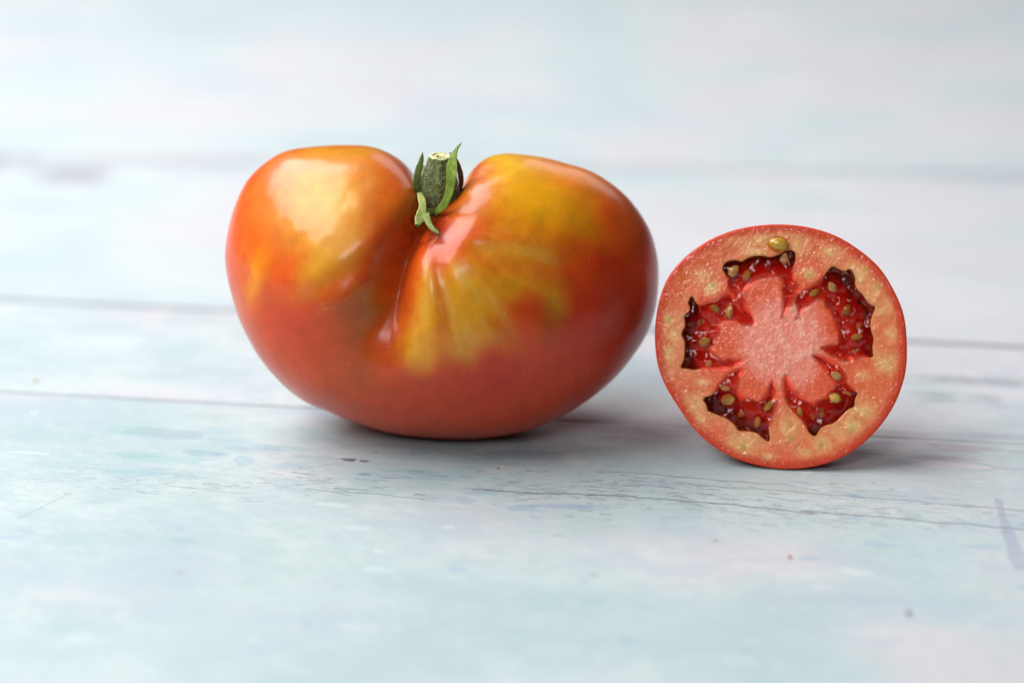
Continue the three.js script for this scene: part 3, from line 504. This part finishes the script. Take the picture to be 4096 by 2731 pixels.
cavities.forEach((ids, k) => {
  const b = [0, 1, 2, 3].map((c) => Math[c < 2 ? 'min' : 'max'](...ids.map((n) => boxes[n][c]))), st = 0.2, nx = Math.ceil((b[2] - b[0] + 1.2) / st), ny = Math.ceil((b[3] - b[1] + 1.2) / st);
  const sdg = [], X = (i) => b[0] - 0.6 + i * st, Y = (j) => b[1] - 0.6 + j * st;
  for (let j = 0; j <= ny; j++) for (let i = 0; i <= nx; i++) sdg.push(Math.min(...ids.map((n) => loopDistance(locules[n], X(i), Y(j)))));
  const at = (i, j) => sdg[j * (nx + 1) + i], keep = (i, j) => i >= 0 && j >= 0 && i < nx && j < ny && Math.min(at(i, j), at(i + 1, j), at(i, j + 1), at(i + 1, j + 1)) < 0.05;
  const pos = [], idx = [], id = new Map();
  const vert = (i, j, low) => {
    const key = (j * (nx + 1) + i) * 2 + (low ? 1 : 0);
    if (!id.has(key)) {
      const x = X(i), y = Y(j); let z = -6.2;
      if (!low) {
        z = gelTop(x, y, k);
        for (const [sx, sy, l, w, t, kk, dep] of seeds) if (ids.includes(kk) && dep < 1) { const q = Math.hypot(x - sx, y - sy); z += (0.85 - 0.5 * dep) * gauss(q, l * 0.85); }
        z -= 0.18 * ss(-0.5, 0.3, at(i, j)) * ss(0.4, 0.8, outward(x, y));
        z = Math.min(z, 0.25);
      }
      id.set(key, pos.length / 3); pos.push(x * MM, y * MM, z * MM);
    }
    return id.get(key);
  };
  for (let j = 0; j < ny; j++) for (let i = 0; i < nx; i++) if (keep(i, j)) {
    const a = vert(i, j), bb = vert(i + 1, j), c = vert(i, j + 1), d = vert(i + 1, j + 1), A = vert(i, j, 1), B = vert(i + 1, j, 1), C = vert(i, j + 1, 1), D = vert(i + 1, j + 1, 1);
    idx.push(a, bb, c, bb, d, c, A, C, B, B, C, D);
    if (!keep(i, j - 1)) idx.push(a, A, bb, bb, A, B);
    if (!keep(i, j + 1)) idx.push(c, d, C, d, D, C);
    if (!keep(i - 1, j)) idx.push(a, c, A, c, C, A);
    if (!keep(i + 1, j)) idx.push(bb, B, d, d, B, D);
  }
  const g = new THREE.BufferGeometry(); g.setAttribute('position', new THREE.Float32BufferAttribute(pos, 3)); g.setIndex(idx); g.computeVertexNormals();
  part(k ? `gel_${String(k).padStart(3, '0')}` : 'gel', g, gelMat, half);
});
const seedMats = ['#dcb260', '#d2a24a', '#e4c684', '#c4943e'].map((c) => new THREE.MeshPhysicalMaterial({ color: c, roughness: 0.62 }));
const seedShape = new THREE.SphereGeometry(1, 28, 20); { const p = seedShape.attributes.position; for (let i = 0; i < p.count; i++) { const x = p.getX(i), y = p.getY(i), z = p.getZ(i), k = 1 - 0.16 * ss(0, 1, x); p.setXYZ(i, x * 1.05 + 0.04 * noise3(x * 3, y * 3, z * 3), y * k, z * k); } seedShape.computeVertexNormals(); }
seeds.forEach(([x, y, l, w, t, k, dep], i) => {
  const s = part(i ? `seed_${String(i).padStart(3, '0')}` : 'seed', seedShape, seedMats[i % 4], half);
  s.position.set(x * MM, y * MM, (gelTop(x, y, k) - 0.35 - dep) * MM); s.rotation.z = t; s.rotation.order = 'ZYX'; s.rotation.y = 0.25 * Math.sin(i * 2.3);
  s.scale.set(l * 0.9 * MM, w * 0.9 * MM, Math.min(l, w) * 0.5 * MM);
});
{ // the loose seed in its jelly coat, stuck on the cut face above the top cavity
  const [x, y] = H(3100, 976);
  const s = part('seed_027', seedShape, new THREE.MeshPhysicalMaterial({ color: '#e0bd4a', roughness: 0.35, clearcoat: 1, clearcoatRoughness: 0.05 }), half, 'large yellow seed lying on the flesh above the top cavity');
  s.position.set(x * MM, y * MM, 0.35 * MM); s.rotation.z = 3.0; s.scale.set(2.2 * MM, 1.5 * MM, 0.95 * MM);
  const coat = part('jelly_coat', new THREE.SphereGeometry(1, 32, 20), new THREE.MeshPhysicalMaterial({ color: '#ffffff', roughness: 0.03, ior: 1.36, transmission: 1, thickness: 0.002, attenuationColor: new THREE.Color().setRGB(0.9, 0.62, 0.15), attenuationDistance: 0.0025 }), s);
  coat.scale.set(1.28, 1.36, 1.3); coat.position.set(0.02, 0.08, -0.05);
}

// ------------------------------------------------------------------ crumbs on the table
function onTable(X, Y) { // photograph tracing units to a place on the table
  const x = (X - 2048) * 0.000064, y = (1365 - Y) * 0.000064, cp = Math.cos(PITCH), sp = Math.sin(PITCH);
  const d = [x, y * cp - 0.6 * sp, -y * sp - 0.6 * cp], t = -0.2386 / d[1];
  return [x * t, 0, 0.5517 + d[2] * t];
}
function crumb(name, X, Y, size, color, label, seed) {
  const g = new THREE.IcosahedronGeometry(size * MM, 3), p = g.attributes.position;
  for (let i = 0; i < p.count; i++) { const v = new THREE.Vector3().fromBufferAttribute(p, i), n = 1 + 0.5 * noise3(v.x * 1400 + seed, v.y * 1400, v.z * 1400); p.setXYZ(i, v.x * n * 1.25, Math.max(-size * MM * 0.5, v.y * n * 0.7), v.z * n); }
  g.computeVertexNormals();
  const m = new THREE.Mesh(g, new THREE.MeshStandardMaterial({ color, roughness: 0.6 }));
  m.name = name; m.castShadow = m.receiveShadow = true; const [x, , z] = onTable(X, Y); m.position.set(x, size * MM * 0.45, z);
  m.userData = { label, category: 'crumb' }; scene.add(m);
}
crumb('crumb', 3160, 2229, 0.5, '#c26a3e', 'tiny orange crumb on the boards in front of the cut tomato half', 1);
crumb('crumb_001', 140, 1525, 0.6, '#b8a468', 'tiny yellowish crumb behind the seam at the left edge of the tabletop', 2);
crumb('crumb_002', 2860, 2163, 0.4, '#b7a582', 'tiny beige crumb between the tomatoes on the front board', 3);
crumb('crumb_003', 3635, 2455, 0.7, '#a0928a', 'greyish brown crumb near the lower right corner of the tabletop', 4);

renderer.render(scene, camera);
